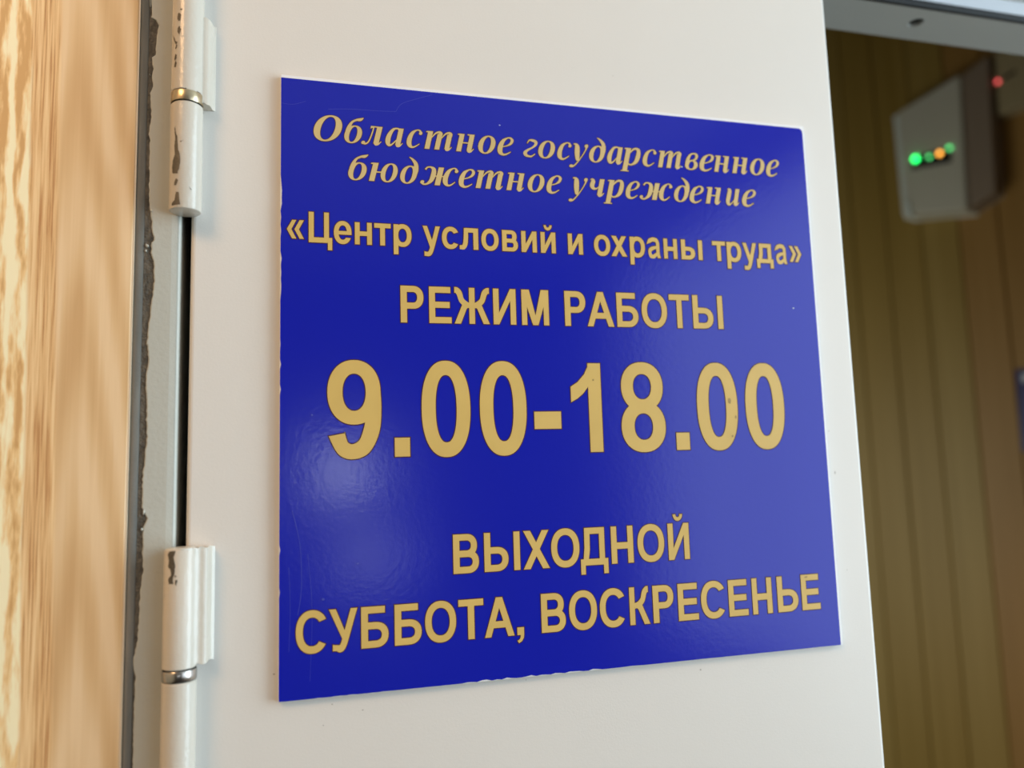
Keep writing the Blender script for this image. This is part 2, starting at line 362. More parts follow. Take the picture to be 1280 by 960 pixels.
def lathe(name, prof, cx, cy, m, parent, a0=0, a1=2*PI, n=40, closed=True):
    """prof = [(r,z)] ; surface of revolution about the vertical axis at cx,cy"""
    vs, fs = [], []
    for k in range(n):
        a = a0 + (a1-a0)*k/n
        for r, z in prof: vs.append((cx+r*math.cos(a), cy+r*math.sin(a), z))
    q = len(prof)
    for k in range(n):
        k2 = (k+1) % n
        for i in range(q-1): fs.append((k*q+i, k2*q+i, k2*q+i+1, k*q+i+1))
    if prof[0][0] > 1e-6: fs.append(tuple(k*q for k in range(n)))
    if prof[-1][0] > 1e-6: fs.append(tuple(k*q+q-1 for k in range(n)))
    o = obj(name, vs, fs, m, parent, smooth=True)
    o.data.set_sharp_from_angle(angle=math.radians(38)); return o
def knuckle_with_leaf(name, cx, cy, r, z0, z1, zl0, zl1, leaf_x, m, parent, dome=0.0):
    """barrel that runs z0..z1 with a welded-on plate at its right, zl0..zl1"""
    prof = [(0.0, z0), (r-0.0006, z0), (r, z0+0.0006)]
    if dome: prof += [(r, z1-dome), (r*0.93, z1-dome*0.45), (r*0.75, z1-dome*0.12), (r*0.4, z1), (0.0, z1)]
    else: prof += [(r, z1-0.0006), (r-0.0006, z1), (0.0, z1)]
    b = lathe(name, prof, cx-dx, cy, m, parent)
    # plate: leaves the barrel as a tangent, bends, lies on the door
    pts = []
    for t in range(7):
        a = math.radians(-85 + t*6)
        pts.append((cx + (r-0.00005)*math.cos(a), cy + (r-0.00005)*math.sin(a)))
    # concave sweep to the flat of the plate
    ye = -0.0082
    sx, sy = pts[-1]
    for t in range(1, 7):
        u = t/6
        pts.append((sx + (leaf_x-0.0022-sx)*u, sy + (ye-sy)*math.sin(u*PI/2)))
    pts += [(leaf_x-0.0008, ye+0.0003), (leaf_x, ye+0.0012), (leaf_x+0.0004, ye+0.0030), (leaf_x+0.0011, -0.0008), (leaf_x+0.0022, 0.0), (cx, 0.0)]
    n = len(pts); vs, fs = [], []
    zz = [zl0, zl0+0.0008] + [zl0 + (zl1-zl0)*k/14 for k in range(1, 14)] + [zl1-0.0008, zl1]
    for iz, z in enumerate(zz):
        for ip, (x, y) in enumerate(pts):
            j = random.uniform(-1, 1)*0.00006 if ip > 11 and ip < n-2 else 0
            zj = (random.uniform(-1, 1)*0.00045 if (iz in (0, len(zz)-1) and ip > 5) else 0)
            vs.append((x-dx+j, y+j*0.5, z+zj))
    for iz in range(len(zz)-1):
        for ip in range(n):
            fs.append((iz*n+ip, iz*n+(ip+1) % n, (iz+1)*n+(ip+1) % n, (iz+1)*n+ip))
    fs.append(tuple(range(n))); fs.append(tuple(range((len(zz)-1)*n, len(zz)*n)))
    pl = obj('hinge_plate', vs, fs, m, b, smooth=True)
    pl.data.set_sharp_from_angle(angle=math.radians(40))
    return b
def chips(name, polys, cx, cy, r, parent, m):
    """flakes missing from the paint: thin irregular patches hugging the barrel, (angle deg, z mm)"""
    vs, fs = [], []
    da, dz = 1.8, 0.16
    for q in polys:
        def inside(a, z):
            c = False
            for i in range(len(q)):
                (a1, z1), (a2, z2) = q[i], q[i-1]
                if (z1 > z) != (z2 > z) and a < (a2-a1)*(z-z1)/(z2-z1)+a1: c = not c
            return c
        a_min, a_max = min(p[0] for p in q), max(p[0] for p in q); z_min, z_max = min(p[1] for p in q), max(p[1] for p in q)
        idx = {}
        def vert(i, k):
            if (i, k) not in idx:
                a = math.radians(a_min+(i+random.uniform(-.3, .3))*da); z = z_min+(k+random.uniform(-.3, .3))*dz
                idx[(i, k)] = len(vs); vs.append((cx-dx+(r+0.00009)*math.cos(a), cy+(r+0.00009)*math.sin(a), z/1000))
            return idx[(i, k)]
        for i in range(int((a_max-a_min)/da)+2):
            for k in range(int((z_max-z_min)/dz)+2):
                a, z = a_min+(i+.5)*da, z_min+(k+.5)*dz
                if inside(a + random.uniform(-1, 1), z + random.uniform(-.12, .12)):
                    fs.append((vert(i, k), vert(i+1, k), vert(i+1, k+1), vert(i, k+1)))
    o = obj(name, vs, fs, m, parent); return o

AY = -0.0062
UPc, LOc = -0.04265, -0.04155
R1 = 0.00715
h1 = knuckle_with_leaf('upper_hinge', UPc, AY, R1, 0.28435, 0.4400, 0.2805, 0.3240, -0.0329, M['hinge_paint'], door)
h1.name = 'hinge'; h1['label'] = 'upper hinge barrel with chipped cream paint'
lathe('brass_washer', [(0.004, 0.27935), (R1+0.0001, 0.27935), (R1+0.0002, 0.2797), (R1+0.0002, 0.2840), (R1+0.0001, 0.2843), (0.004, 0.2843)], UPc-dx, AY, M['brass'], h1)
lathe('dark_joint', [(0.003, 0.27890), (R1-0.0002, 0.27890), (R1-0.0002, 0.2848), (0.003, 0.2848)], UPc-dx, AY, M['dark_gap'], h1)
lathe('lower_barrel', [(0.0, 0.2266), (R1-0.0009, 0.2266), (R1-0.0002, 0.2270), (R1, 0.2278), (R1, 0.2784), (R1-0.0006, 0.2790), (0.0, 0.2790)], UPc-dx, AY, M['hinge_paint'], h1)
UPPER = [[(-117.9, 322.64), (-109.8, 321.32), (-111.5, 318.69), (-117.2, 318.21), (-124.7, 319.29), (-123.5, 321.62)], [(-115.9, 315.83), (-107.9, 313.95), (-115.3, 311.42), (-123.6, 313.09), (-122.8, 314.53)], [(-112.8, 324.6), (-104.4, 324.11), (-109.2, 323.38), (-112.7, 323.72)], [(-147.0, 312.08), (-138.6, 310.46), (-135.0, 308.82), (-121.7, 307.76), (-127.6, 306.6), (-133.4, 307.29), (-140.4, 309.08)], [(-127.6, 306.78), (-122.3, 306.03), (-129.9, 304.23), (-132.8, 304.64)], [(-132.3, 301.99), (-125.0, 301.44), (-124.8, 299.98), (-133.3, 298.53), (-136.8, 299.84)], [(-131.5, 298.46), (-124.9, 297.95), (-126.5, 295.38), (-137.1, 295.67), (-135.5, 297.17)]]
UPPER2 = [[(-125.5, 266.04), (-120.4, 262.27), (-115.5, 261.08), (-114.0, 258.51), (-110.7, 254.84), (-103.5, 251.89), (-102.1, 248.99), (-105.7, 245.38), (-112.7, 242.92), (-133.6, 243.36), (-136.8, 246.71), (-132.8, 249.85), (-123.6, 252.14), (-127.0, 256.59), (-123.1, 260.14), (-128.7, 265.03)], [(-116.9, 240.81), (-108.5, 239.64), (-116.3, 237.21), (-125.5, 237.73), (-124.4, 238.79)], [(-115.8, 234.33), (-105.1, 233.87), (-103.2, 231.0), (-98.3, 228.1), (-133.9, 227.9), (-135.9, 229.03), (-121.0, 230.47)], [(-72.1, 237.45), (-59.5, 235.65), (-64.6, 235.85)], [(-106.0, 258.43), (-93.6, 259.03), (-100.9, 258.2)]]
LOWER = [[(-123.3, 70.9), (-100.5, 71.2), (-102.8, 70.0), (-107.9, 68.67), (-102.0, 64.72), (-104.1, 61.17), (-109.3, 59.4), (-107.3, 56.91), (-123.9, 56.92), (-127.8, 59.04), (-115.2, 60.84), (-118.7, 63.33), (-128.8, 64.03), (-125.8, 66.9), (-132.3, 69.75)], [(-102.5, 60.8), (-96.3, 60.41), (-100.2, 59.58)], [(-100.1, 58.87), (-93.5, 58.4), (-96.7, 56.29), (-100.9, 56.88)]]
chips('paint_chips', UPPER, UPc, AY, R1, h1, M['bare_metal'])
chips('paint_chips', UPPER2, UPc, AY, R1, h1, M['bare_metal'])
h2 = knuckle_with_leaf('lower_hinge', LOc, AY, R1, 0.01990, 0.0722, 0.0213, 0.0718, -0.0303, M['hinge_paint'], door, dome=0.0014)
h2.name = 'hinge'; h2['label'] = 'lower hinge barrel with a worn top edge'
lathe('steel_washer', [(0.004, 0.01510), (R1-0.0001, 0.01510), (R1+0.0001, 0.0154), (R1+0.0001, 0.0192), (R1-0.0001, 0.0195), (0.004, 0.0195)], LOc-dx, AY, M['steel'], h2)
lathe('dark_joint', [(0.003, 0.01470), (R1-0.0003, 0.01470), (R1-0.0003, 0.0201), (0.003, 0.0201)], LOc-dx, AY, M['dark_gap'], h2)
lathe('lower_barrel', [(0.0, -0.0400), (R1, -0.0400), (R1, 0.0141), (R1-0.0006, 0.0148), (0.0, 0.0148)], LOc-dx, AY, M['hinge_paint'], h2)
chips('paint_chips', LOWER, LOc, AY, R1, h2, M['bare_metal'])
# small specks and dents on the door paint
for (x, z, w, h) in ((38, -8, 1.0, .5), (304, 119, .7, .7), (306, 95, .8, 2.0), (118, -2, .5, .5), (180, 322, .4, .5), (309, 40, .6, .6), (20, -13, .6, .6), (-2, 12, 1.1, .8), (24, -4, .8, .6), (214, -6, 1.0, 1.0)):
    cx, cz = x/1000 - dx, z/1000
    obj('paint_speck', [(cx + w/2000*math.cos(k*PI/4), -0.00006, cz + h/2000*math.sin(k*PI/4)) for k in range(8)], [tuple(range(8))], M['speck'], door)

# ------------------------------------------------------------------ the sign
sign = tag(empty('office_sign', (0.15, 0.0, 0.0)),
           'square blue sign with gold Cyrillic lettering and opening hours on the cream door', 'sign')
sx0 = 0.15
TH = 0.0030
SW, SH = 0.2991, 0.3000
board = box('backing_panel', 0.0-sx0, SW+0.0012-sx0, -TH, -0.0, 0.0, SH+0.0016, M['pvc'], sign, bevel=0.0002, seg=1)
board['label'] = 'white plastic backing panel'
# film outline with nicks in the lower and left edge
random.seed(11)
out = [(0.0003, 0.0003)]
def nick(a, b, n, depth, prob, axis):
    r = []
    for k in range(1, n):
        t = k/n; d = 0.0
        if random.random() < prob: d = random.uniform(0.3, 1.0)*depth
        p = (a[0]+(b[0]-a[0])*t, a[1]+(b[1]-a[1])*t)
        r.append((p[0]+axis[0]*d, p[1]+axis[1]*d))
    return r
out += nick((0.0003, 0.0002), (0.075, 0.0002), 30, 0.0002, .25, (0, 1))
out += nick((0.075, 0.0002), (0.16, 0.0002), 34, 0.0007, .5, (0, 1))
out += nick((0.16, 0.0002), (SW-0.0002, 0.0002), 20, 0.0002, .2, (0, 1))
out += [(SW-0.0002, 0.0002), (SW, SH-0.0030), (SW-0.0006, SH-0.0010), (SW-0.0020, SH-0.0002)]
out += [(0.0002, SH)]
out += nick((0.0002, SH), (0.0002, SH-0.055), 12, 0.0002, .1, (1, 0))
out += nick((0.0002, SH-0.055), (0.0002, SH-0.13), 22, 0.0007, .5, (1, 0))
out += nick((0.0002, SH-0.13), (0.0002, 0.0003), 70, 0.0007, .08, (1, 0))
def flat_mesh(name, comps, y, m, parent, side=0.0):
    """comps=[(outer,[holes])] in metres (x,z) laid on plane y, front facing -y; side>0 gives the film its thickness"""
    vs, fs = [], []
    for ci, (outer, holes) in enumerate(comps):
        loops = [outer] + list(holes)
        yy = y - ci*0.000012
        tris = tessellate_polygon([[Vector((x, z, 0)) for x, z in lp] for lp in loops])
        flat = [p for lp in loops for p in lp]
        b0 = len(vs)
        vs += [(x-sx0, yy, z) for x, z in flat]
        for t in tris:
            p, q, r = (flat[i] for i in t)
            cr = (q[0]-p[0])*(r[1]-p[1]) - (q[1]-p[1])*(r[0]-p[0])
            fs.append(tuple(b0+i for i in (t if cr > 0 else t[::-1])))
    me = bpy.data.meshes.new(name); me.from_pydata(vs, [], fs); me.materials.append(m)
    o = link(bpy.data.objects.new(name, me)); o.parent = parent
    return o
flat_mesh('blue_film', [(out, [])], -TH-0.00018, M['film'], sign)

# ---- glyph construction --------------------------------------------------
def sup(cx, cy, rx, ry, a, p):
    c_, s_ = math.cos(a), math.sin(a)
    return (cx + rx*math.copysign(abs(c_)**(2/p), c_), cy + ry*math.copysign(abs(s_)**(2/p), s_))
def ring(x0, y0, x1, y1, tx, ty, p=2.25, n=44):
    cx, cy, rx, ry = (x0+x1)/2, (y0+y1)/2, (x1-x0)/2, (y1-y0)/2
    return ([sup(cx, cy, rx, ry, 2*PI*k/n, p) for k in range(n)],
            [[sup(cx, cy, rx-tx, ry-ty, 2*PI*k/n, p) for k in range(n)]])
def band(x0, y0, x1, y1, tx, ty, a0, a1, p=2.25, n=40, b0=None, b1=None):
    cx, cy, rx, ry = (x0+x1)/2, (y0+y1)/2, (x1-x0)/2, (y1-y0)/2
    a0, a1 = math.radians(a0), math.radians(a1)
    c0 = math.radians(b0) if b0 is not None else a0
    c1 = math.radians(b1) if b1 is not None else a1
    o_ = [sup(cx, cy, rx, ry, a0+(a1-a0)*k/n, p) for k in range(n+1)]
    i_ = [sup(cx, cy, rx-tx, ry-ty, c0+(c1-c0)*k/n, p) for k in range(n+1)]
    return (o_ + i_[::-1], [])
def rect(x0, y0, x1, y1): return ([(x0, y0), (x1, y0), (x1, y1), (x0, y1)], [])
def poly(*pts): return (list(pts), [])
def bowl(x0, x1, y0, y1, S, ty, xs=None, p=2.2, tx=None):
    """D shape with a counter; straight to xs then half an ellipse"""
    xs = xs if xs is not None else x0 + (x1-x0)*0.5
    tx = tx or S
    def d(xa, xb, ya, yb, xr):
        cy, ry = (ya+yb)/2, (yb-ya)/2
        return [(xa, ya)] + [sup(xr, cy, xb-xr, ry, -PI/2+PI*k/16, p) for k in range(17)] + [(xa, yb)]
    return (d(x0, x1, y0, y1, xs), [d(x0+S, x1-tx, y0+ty, y1-ty, min(xs, x1-tx-60))])
def catmull(P, n=8):
    P = [P[0]] + list(P) + [P[-1]]; r = []
    for i in range(1, len(P)-2):
        a, b, c, d = P[i-1], P[i], P[i+1], P[i+2]
        for k in range(n):
            t = k/n
            r.append(tuple(0.5*((2*b[j]) + (-a[j]+c[j])*t + (2*a[j]-5*b[j]+4*c[j]-d[j])*t*t + (-a[j]+3*b[j]-3*c[j]+d[j])*t**3) for j in range(3)))
    r.append(tuple(P[-2])); return r
def stroke(pts, n=8, flat=None):
    """variable width pen stroke through (x,y,width); flat=(angle0, angle1) cuts the ends at fixed directions"""
    c = catmull(pts, n); l, r = [], []
    for i, (x, y, w) in enumerate(c):
        a = c[max(i-1, 0)]; b = c[min(i+1, len(c)-1)]
        dx_, dy_ = b[0]-a[0], b[1]-a[1]; m_ = math.hypot(dx_, dy_) or 1
        nx, ny = -dy_/m_, dx_/m_
        if flat and i == 0 and flat[0] is not None:
            a_ = math.radians(flat[0]); vx, vy = math.cos(a_), math.sin(a_); s_ = vx*nx+vy*ny; nx, ny = vx/s_, vy/s_
        if flat and i == len(c)-1 and flat[1] is not None:
            a_ = math.radians(flat[1]); vx, vy = math.cos(a_), math.sin(a_); s_ = vx*nx+vy*ny; nx, ny = vx/s_, vy/s_
        l.append((x+nx*w/2, y+ny*w/2)); r.append((x-nx*w/2, y-ny*w/2))
    return (l + r[::-1], [])
def dot(x, y, r, ry=None): return ([(x+r*math.cos(k*PI/8), y+(ry or r)*math.sin(k*PI/8)) for k in range(16)], [])

H, S, B = 1466, 300, 246        # sans capitals: height, stem, bar
X, s, t = 1078, 284, 222        # sans lower case
def soft(W=1200, h=H, S_=S, B_=B, top=None):
    top = top or h*0.625
    return [bowl(0, W, 0, top, S_, B_, W*0.52), rect(0, top-5, S_, h)]
def sans(c):
    if c == 'Р': return [bowl(0, 1090, 552, H, S, B, 600), rect(0, 0, S, 560)]
    if c == 'р': return [ring(0, -22, 1090, X+22, s, t, 2.15), rect(0, -400, s, X-0)]
    if c == 'Е': return [rect(0, 0, S, H), rect(S-4, 0, 1115, B), rect(S-4, H-B, 1075, H), rect(S-4, 615, 1035, 615+B)]
    if c == 'Ж' :
        W = 1800; m_ = W/2; r = [rect(m_-145, 0, m_+145, H)]
        for q in (-1, 1):
            f = lambda x: m_ + q*x
            up = stroke([(f(890), H-110, 236), (f(770), H-118, 246), (f(640), H-240, 280), (f(520), H-520, 262), (f(300), 790, 240), (f(100), 735, 210)], flat=(90, None))
            r += [up, poly((f(130), 640), (f(340), 860), (f(480), 800), (f(900), 0), (f(580), 0), (f(280), 590), (f(230), 640))]
        return r
    if c == 'К':
        f = lambda x: 235 + x
        return [rect(0, 0, S, H), stroke([(f(870), H-110, 236), (f(760), H-118, 246), (f(640), H-240, 276), (f(520), H-520, 262), (f(300), 790, 240), (f(60), 735, 210)], flat=(90, None)),
                poly((f(50), 640), (f(340), 870), (f(470), 800), (f(930), 0), (f(600), 0), (f(270), 590), (f(210), 640))]
    if c in 'Ии':
        h, W, q = (H, 1180, S-10) if c == 'И' else (X, 980, s-10)
        k = h*0.66
        return [rect(0, 0, q, h), rect(W-q, 0, W, h), poly((q-6, 0), (q-6, 20+h*0.02), (W-q-0, h), (W-q+6, h), (W-q+6, h-h*0.035-0), (W-q+6, h-k*0+0-h*.30), (q+10, 0)) if False else poly((0, 0), (q, 0), (W, h), (W-q, h))]
    if c == 'Й': return sans('И') + breve(590, 1560)
    if c == 'й': return sans('и') + breve(490, 1172)
    if c == 'М': return [rect(0, 0, 276, H), rect(1154, 0, 1430, H), poly((0, H), (400, H), (715, 400), (860, 0), (575, 0)), poly((1430, H), (1030, H), (715, 400), (570, 0), (855, 0))]
    if c == 'А': return [poly((0, 0), (310, 0), (890, H), (575, H)), poly((1465, 0), (1150, 0), (575, H), (890, H)), rect(330, 330, 1135, 330+B)]
    if c == 'Б': return [bowl(0, 1215, 0, 905, S, B, 640), rect(0, 900, S, H), rect(S-4, H-B, 1060, H)]
    if c in 'ОO': return [ring(0, -24, 1440, H+24, 300, 256, 2.2, 56)]
    if c == 'Т': return [rect(438, 0, 738, H-B+4), rect(0, H-B, 1176, H)]
    if c == 'Ы': return soft(1165) + [rect(1430, 0, 1730, H)]
    if c == 'Ь': return soft(1190)
    if c == 'ы': return soft(950, X, s, t-10, 690) + [rect(1180, 0, 1180+s, X)]
    if c == 'В': return [bowl(0, 1220, 0, 850, S, B, 700), bowl(0, 1140, 610, H, S, B-6, 640, tx=S-10)]
    if c == 'в': return [bowl(0, 980, 0, 640, s, 196, 600, tx=s-10), bowl(0, 910, 450, X, s, 196, 560, tx=s-10)]
    if c == 'Х': return [poly((0, 0), (350, 0), (1310, H), (965, H)), poly((1330, 0), (980, 0), (20, H), (370, H))]
    if c == 'х': return [poly((0, 0), (335, 0), (1090, X), (760, X)), poly((1120, 0), (785, 0), (30, X), (360, X))]
    if c == 'Д':
        return [rect(0, 0, 1480, B), rect(0, -345, 246, 6), rect(1234, -345, 1480, 6), rect(1020, B-4, 1310, H), rect(330, H-B, 1024, H),
                poly((150, B-4), (430, B-4), (500, 600), (520, H), (225, H), (215, 700))]
    if c == 'д':
        return [rect(0, 0, 1190, t), rect(0, -290, 225, 6), rect(965, -290, 1190, 6), rect(800, t-4, 1060, X), rect(290, X-t, 804, X),
                poly((110, t-4), (380, t-4), (440, 500), (455, X), (200, X), (190, 560))]
    if c == 'Н': return [rect(0, 0, S, H), rect(890, 0, 1190, H), rect(S-4, 570, 894, 570+B+10)]
    if c == 'н': return [rect(0, 0, s, X), rect(720, 0, 720+s, X), rect(s-4, 420, 724, 420+t)]
    if c == 'С': return [band(0, -24, 1400, H+24, 300, 256, 32, 325, 2.2, 48, 40, 318)]
    if c == 'с': return [band(0, -22, 1060, X+22, s, t, 30, 328, 2.15, 40, 40, 318)]
    if c == 'о': return [ring(0, -22, 1130, X+22, s, t, 2.15)]
    if c == 'е': return [band(0, -22, 1050, X+22, s-6, t-10, -6, 334, 2.15, 44, -2, 318), rect(200, 436, 1046, 612)]
    if c == 'т': return [rect(345, 0, 345+s, X-t+4), rect(0, X-t, 974, X)]
    if c == 'Ц': return [rect(0, 0, S, H), rect(905, 0, 1195, H), rect(S-4, 0, 910, B), rect(1190, 0, 1390, B), rect(1130, -345, 1390, B)]
    if c == 'У':
        return [poly((0, H), (325, H), (770, 640), (640, 380)), stroke([(1190, H, 300), (1010, 1010, 290), (800, 460, 290), (660, 160, 280), (520, 70, 262), (370, 95, 210), (180, 108, 225)], flat=(0, 90))]
    if c == 'у':
        return [poly((0, X), (300, X), (650, 300), (520, -60)), stroke([(1010, X, 290), (860, 650, 275), (640, 60, 275), (500, -230, 265), (370, -312, 230), (240, -312, 215), (95, -300, 222)], flat=(0, 90))]
    if c == 'л':
        return [rect(800, 0, 800+s, X), rect(330, X-t, 810, X), stroke([(380, X-10, 240), (370, 640, 256), (330, 290, 262), (235, 120, 250), (110, 95, 215), (0, 95, 200)], flat=(0, 90))]
    if c == 'а':
        return [stroke([(45, 775, 265), (130, 905, 245), (330, 978, 225), (480, 990, 222), (700, 960, 235), (815, 840, 262), (835, 690, 280), (835, 400, 284), (850, 190, 262), (930, 0, 250)], flat=(15, 0)),
                stroke([(800, 600, 150), (600, 560, 170), (340, 500, 210), (150, 400, 250), (125, 270, 262), (200, 120, 250), (380, 70, 205), (560, 120, 215), (760, 250, 150)])]
    if c in '«»':
        r = [poly((0, 585), (300, 140), (545, 140), (260, 585)), poly((0, 585), (300, 1030), (545, 1030), (260, 585)),
             poly((430, 585), (730, 140), (975, 140), (690, 585)), poly((430, 585), (730, 1030), (975, 1030), (690, 585))]
        return r if c == '«' else [([(975-x, y) for x, y in q[0]][::-1], []) for q in r]
    if c == '0': return [ring(0, -24, 1000, H+24, 285, 228, 2.3, 60)]
    if c == '9':
        return [ring(0, 500, 1010, H+24, 285, 210, 2.15, 56),
                stroke([(868, 1010, 280), (880, 760, 284), (840, 440, 300), (700, 180, 268), (480, 92, 228), (290, 150, 250), (178, 352, 296)], flat=(0, 8), n=10)]
    if c == '8': return [ring(25, 660, 975, H+24, 268, 200, 2.15, 48), ring(0, -24, 1000, 830, 290, 205, 2.15, 48)]
    if c == '1': return [rect(430, 0, 745, H), poly((435, H), (435, 1080), (300, 960), (160, 880), (0, 820), (0, 1075), (170, 1150), (340, 1280), (440, 1420), (480, H))]
    if c == '.': return [rect(0, 0, 285, 290)]
    if c == '-': return [rect(0, 390, 560, 670)]
    if c == ',': return [rect(0, 0, 285, 285), poly((0, -210), (60, -300), (180, -240), (260, -130), (285, 10), (140, 10), (130, -90), (90, -160))]
    return []
def breve(cx, y):
    return [band(cx-270, y, cx+270, y+560, 150, 150, 182, 358, 2.0, 18)]

XH = 1000
T, h_ = 262, 62
def stem(x, y0=0, y1=XH, w=T): return rect(x-w/2, y0, x+w/2, y1)
def lead(x, y=XH):      # serif entering a stem's top from the left
    return poly((x-T/2-110, y-70), (x-T/2-95, y-15), (x-T/2, y), (x, y), (x, y-60), (x-T/2, y-85))
def tail(x):            # curled exit stroke at a stem's foot, to the right
    return stroke([(x-T/2+100, 130, 190), (x+10, 30, 150), (x+120, 40, 95), (x+235, 190, 40)])
def olet(x0, x1, y0=-22, y1=XH+22): return ring(x0, y0, x1, y1, 232, 70, 2.1, 40)
def serif(c):
    """bold slanted book face, drawn upright here and sheared afterwards"""
    if c == 'О': return [ring(0, -30, 1190, 1400, 290, 84, 2.1, 56)]
    if c == 'о': return [olet(0, 830)]
    if c == 'б': return [olet(0, 820, -22, 960), stroke([(115, 620, 225), (130, 880, 175), (215, 1130, 120), (400, 1265, 120), (570, 1300, 165), (700, 1400, 40)])]
    if c == 'л': return [stem(700, 60, XH), tail(700), stroke([(250, XH-60, 150), (420, XH-30, 70), (600, XH-30, 70)], flat=(90, 90)),
                         stroke([(405, XH-30, 66), (392, 620, 66), (330, 180, 72), (215, 20, 90), (80, 40, 120)]), dot(65, 70, 92)]
    if c == 'а': return [stroke([(640, 900, 120), (480, 985, 80), (270, 900, 150), (130, 560, 245), (130, 250, 252), (230, 55, 160), (380, 90, 90), (580, 360, 60)], n=10), stem(690, 80, XH), tail(690)]
    if c == 'с': return [stroke([(640, 850, 130), (560, 975, 84), (400, 985, 74), (200, 800, 190), (125, 480, 250), (165, 200, 235), (310, 40, 130), (480, 60, 84), (700, 240, 44)], n=10), dot(640, 830, 92)]
    if c == 'е': return [stroke([(700, 200, 44), (500, 45, 90), (320, 25, 130), (165, 170, 225), (120, 460, 250), (190, 790, 190), (380, 985, 72)], n=10),
                         stroke([(370, 985, 74), (530, 985, 90), (640, 850, 150), (600, 670, 140), (450, 540, 70), (230, 455, 50)], n=10)]
    if c in 'нн': return [stem(131), stem(690, 60), rect(250, 470, 570, 535), lead(131), tail(690), poly((430, XH-60), (430, XH), (600, XH), (600, XH-80))]
    if c == 'т': return [stem(131), stem(660, 0, 880), stem(1190, 60, 880), lead(131), tail(1190),
                         stroke([(250, 640, 50), (420, 900, 90), (600, 975, 120), (700, 890, 190), (662, 760, 262)]), stroke([(780, 640, 50), (950, 900, 90), (1130, 975, 120), (1235, 890, 190), (1192, 760, 262)])]
    if c == 'г': return [stroke([(110, 780, 44), (190, 960, 84), (360, 960, 140), (530, 890, 150), (560, 740, 150), (440, 560, 110), (230, 400, 130), (110, 230, 190), (190, 70, 150)], n=10),
                         stroke([(180, 75, 150), (330, 40, 110), (480, 40, 90), (640, 200, 44)])]
    if c == 'у': return [stroke([(120, 955, 60), (230, 960, 110), (330, 820, 230), (400, 480, 262), (480, 120, 200), (500, -10, 60)], n=10), stroke([(850, 860, 150), (840, 700, 70), (740, 380, 56), (560, -20, 62), (380, -300, 84), (240, -370, 110)], n=10), dot(830, 900, 100), dot(230, -330, 105, 84)]
    if c == 'д': return [olet(0, 820, -22, 980), stroke([(250, 1440, 40), (430, 1320, 110), (640, 1080, 190), (715, 760, 235), (700, 480, 232), (690, 300, 180)], n=10)]
    if c == 'р': return [rect(131-T/2, -390, 131+T/2, XH), lead(131), rect(-90, -400, 360, -345), stroke([(230, 700, 50), (380, 920, 110), (540, 985, 130), (690, 880, 190), (730, 560, 245), (670, 220, 220), (480, 30, 110), (330, 20, 84), (230, 90, 60)], n=10)]
    if c == 'в': return [stroke([(560, 560, 60), (330, 570, 60)]), ring(0, -22, 790, 585, 232, 76, 2.1, 36),
                         stroke([(120, 290, 240), (125, 620, 215), (230, 900, 130), (400, 985, 84), (560, 960, 120), (640, 830, 170), (590, 660, 130), (420, 560, 70)], n=10)]
    if c == 'ю': return [stem(131), lead(131), rect(250, 470, 560, 535), olet(480, 1290)]
    if c == 'ж':
        return [stem(905, 0, XH), rect(620, 470, 1220, 535), 
                stroke([(160, 830, 100), (240, 960, 84), (400, 975, 90), (560, 850, 190), (600, 560, 240), (560, 250, 210), (400, 50, 110), (230, 20, 84), (110, 110, 90)], n=10), dot(150, 130, 95),
                stroke([(1690, 850, 130), (1620, 975, 84), (1480, 985, 74), (1300, 800, 190), (1225, 480, 245), (1265, 200, 225), (1400, 40, 120), (1560, 60, 84), (1740, 240, 44)], n=10), dot(1690, 835, 90)]
    if c == 'ч': return [stroke([(20, 935, 60), (130, 960, 110), (190, 820, 240), (175, 600, 240), (280, 440, 160), (450, 430, 90), (600, 560, 60)], n=10), stem(690, 60), tail(690)]
    if c == 'и': return [stroke([(20, 935, 60), (130, 960, 110), (180, 820, 250), (160, 400, 258), (165, 180, 235), (270, 30, 150), (400, 80, 84), (600, 340, 56)], n=10), stem(690, 60), tail(690)]
    return []
SHEAR = 0.23

def offset_loop(P, d):
    """grow a closed loop outwards by d (loop orientation found from its area)"""
    A = sum(P[i][0]*P[(i+1) % len(P)][1]-P[(i+1) % len(P)][0]*P[i][1] for i in range(len(P)))
    sg = 1 if A > 0 else -1
    Q = [p for i, p in enumerate(P) if math.hypot(p[0]-P[i-1][0], p[1]-P[i-1][1]) > 1e-7]
    r = []
    for i in range(len(Q)):
        a, b, c = Q[i-1], Q[i], Q[(i+1) % len(Q)]
        e1 = (b[0]-a[0], b[1]-a[1]); e2 = (c[0]-b[0], c[1]-b[1])
        l1, l2 = math.hypot(*e1), math.hypot(*e2)
        n1 = (e1[1]/l1*sg, -e1[0]/l1*sg); n2 = (e2[1]/l2*sg, -e2[0]/l2*sg)
        m_ = (n1[0]+n2[0], n1[1]+n2[1]); q = 1 + n1[0]*n2[0]+n1[1]*n2[1]
        k = 1/max(q, 0.55)
        r.append((b[0]+m_[0]*d*k, b[1]+m_[1]*d*k))
    return r

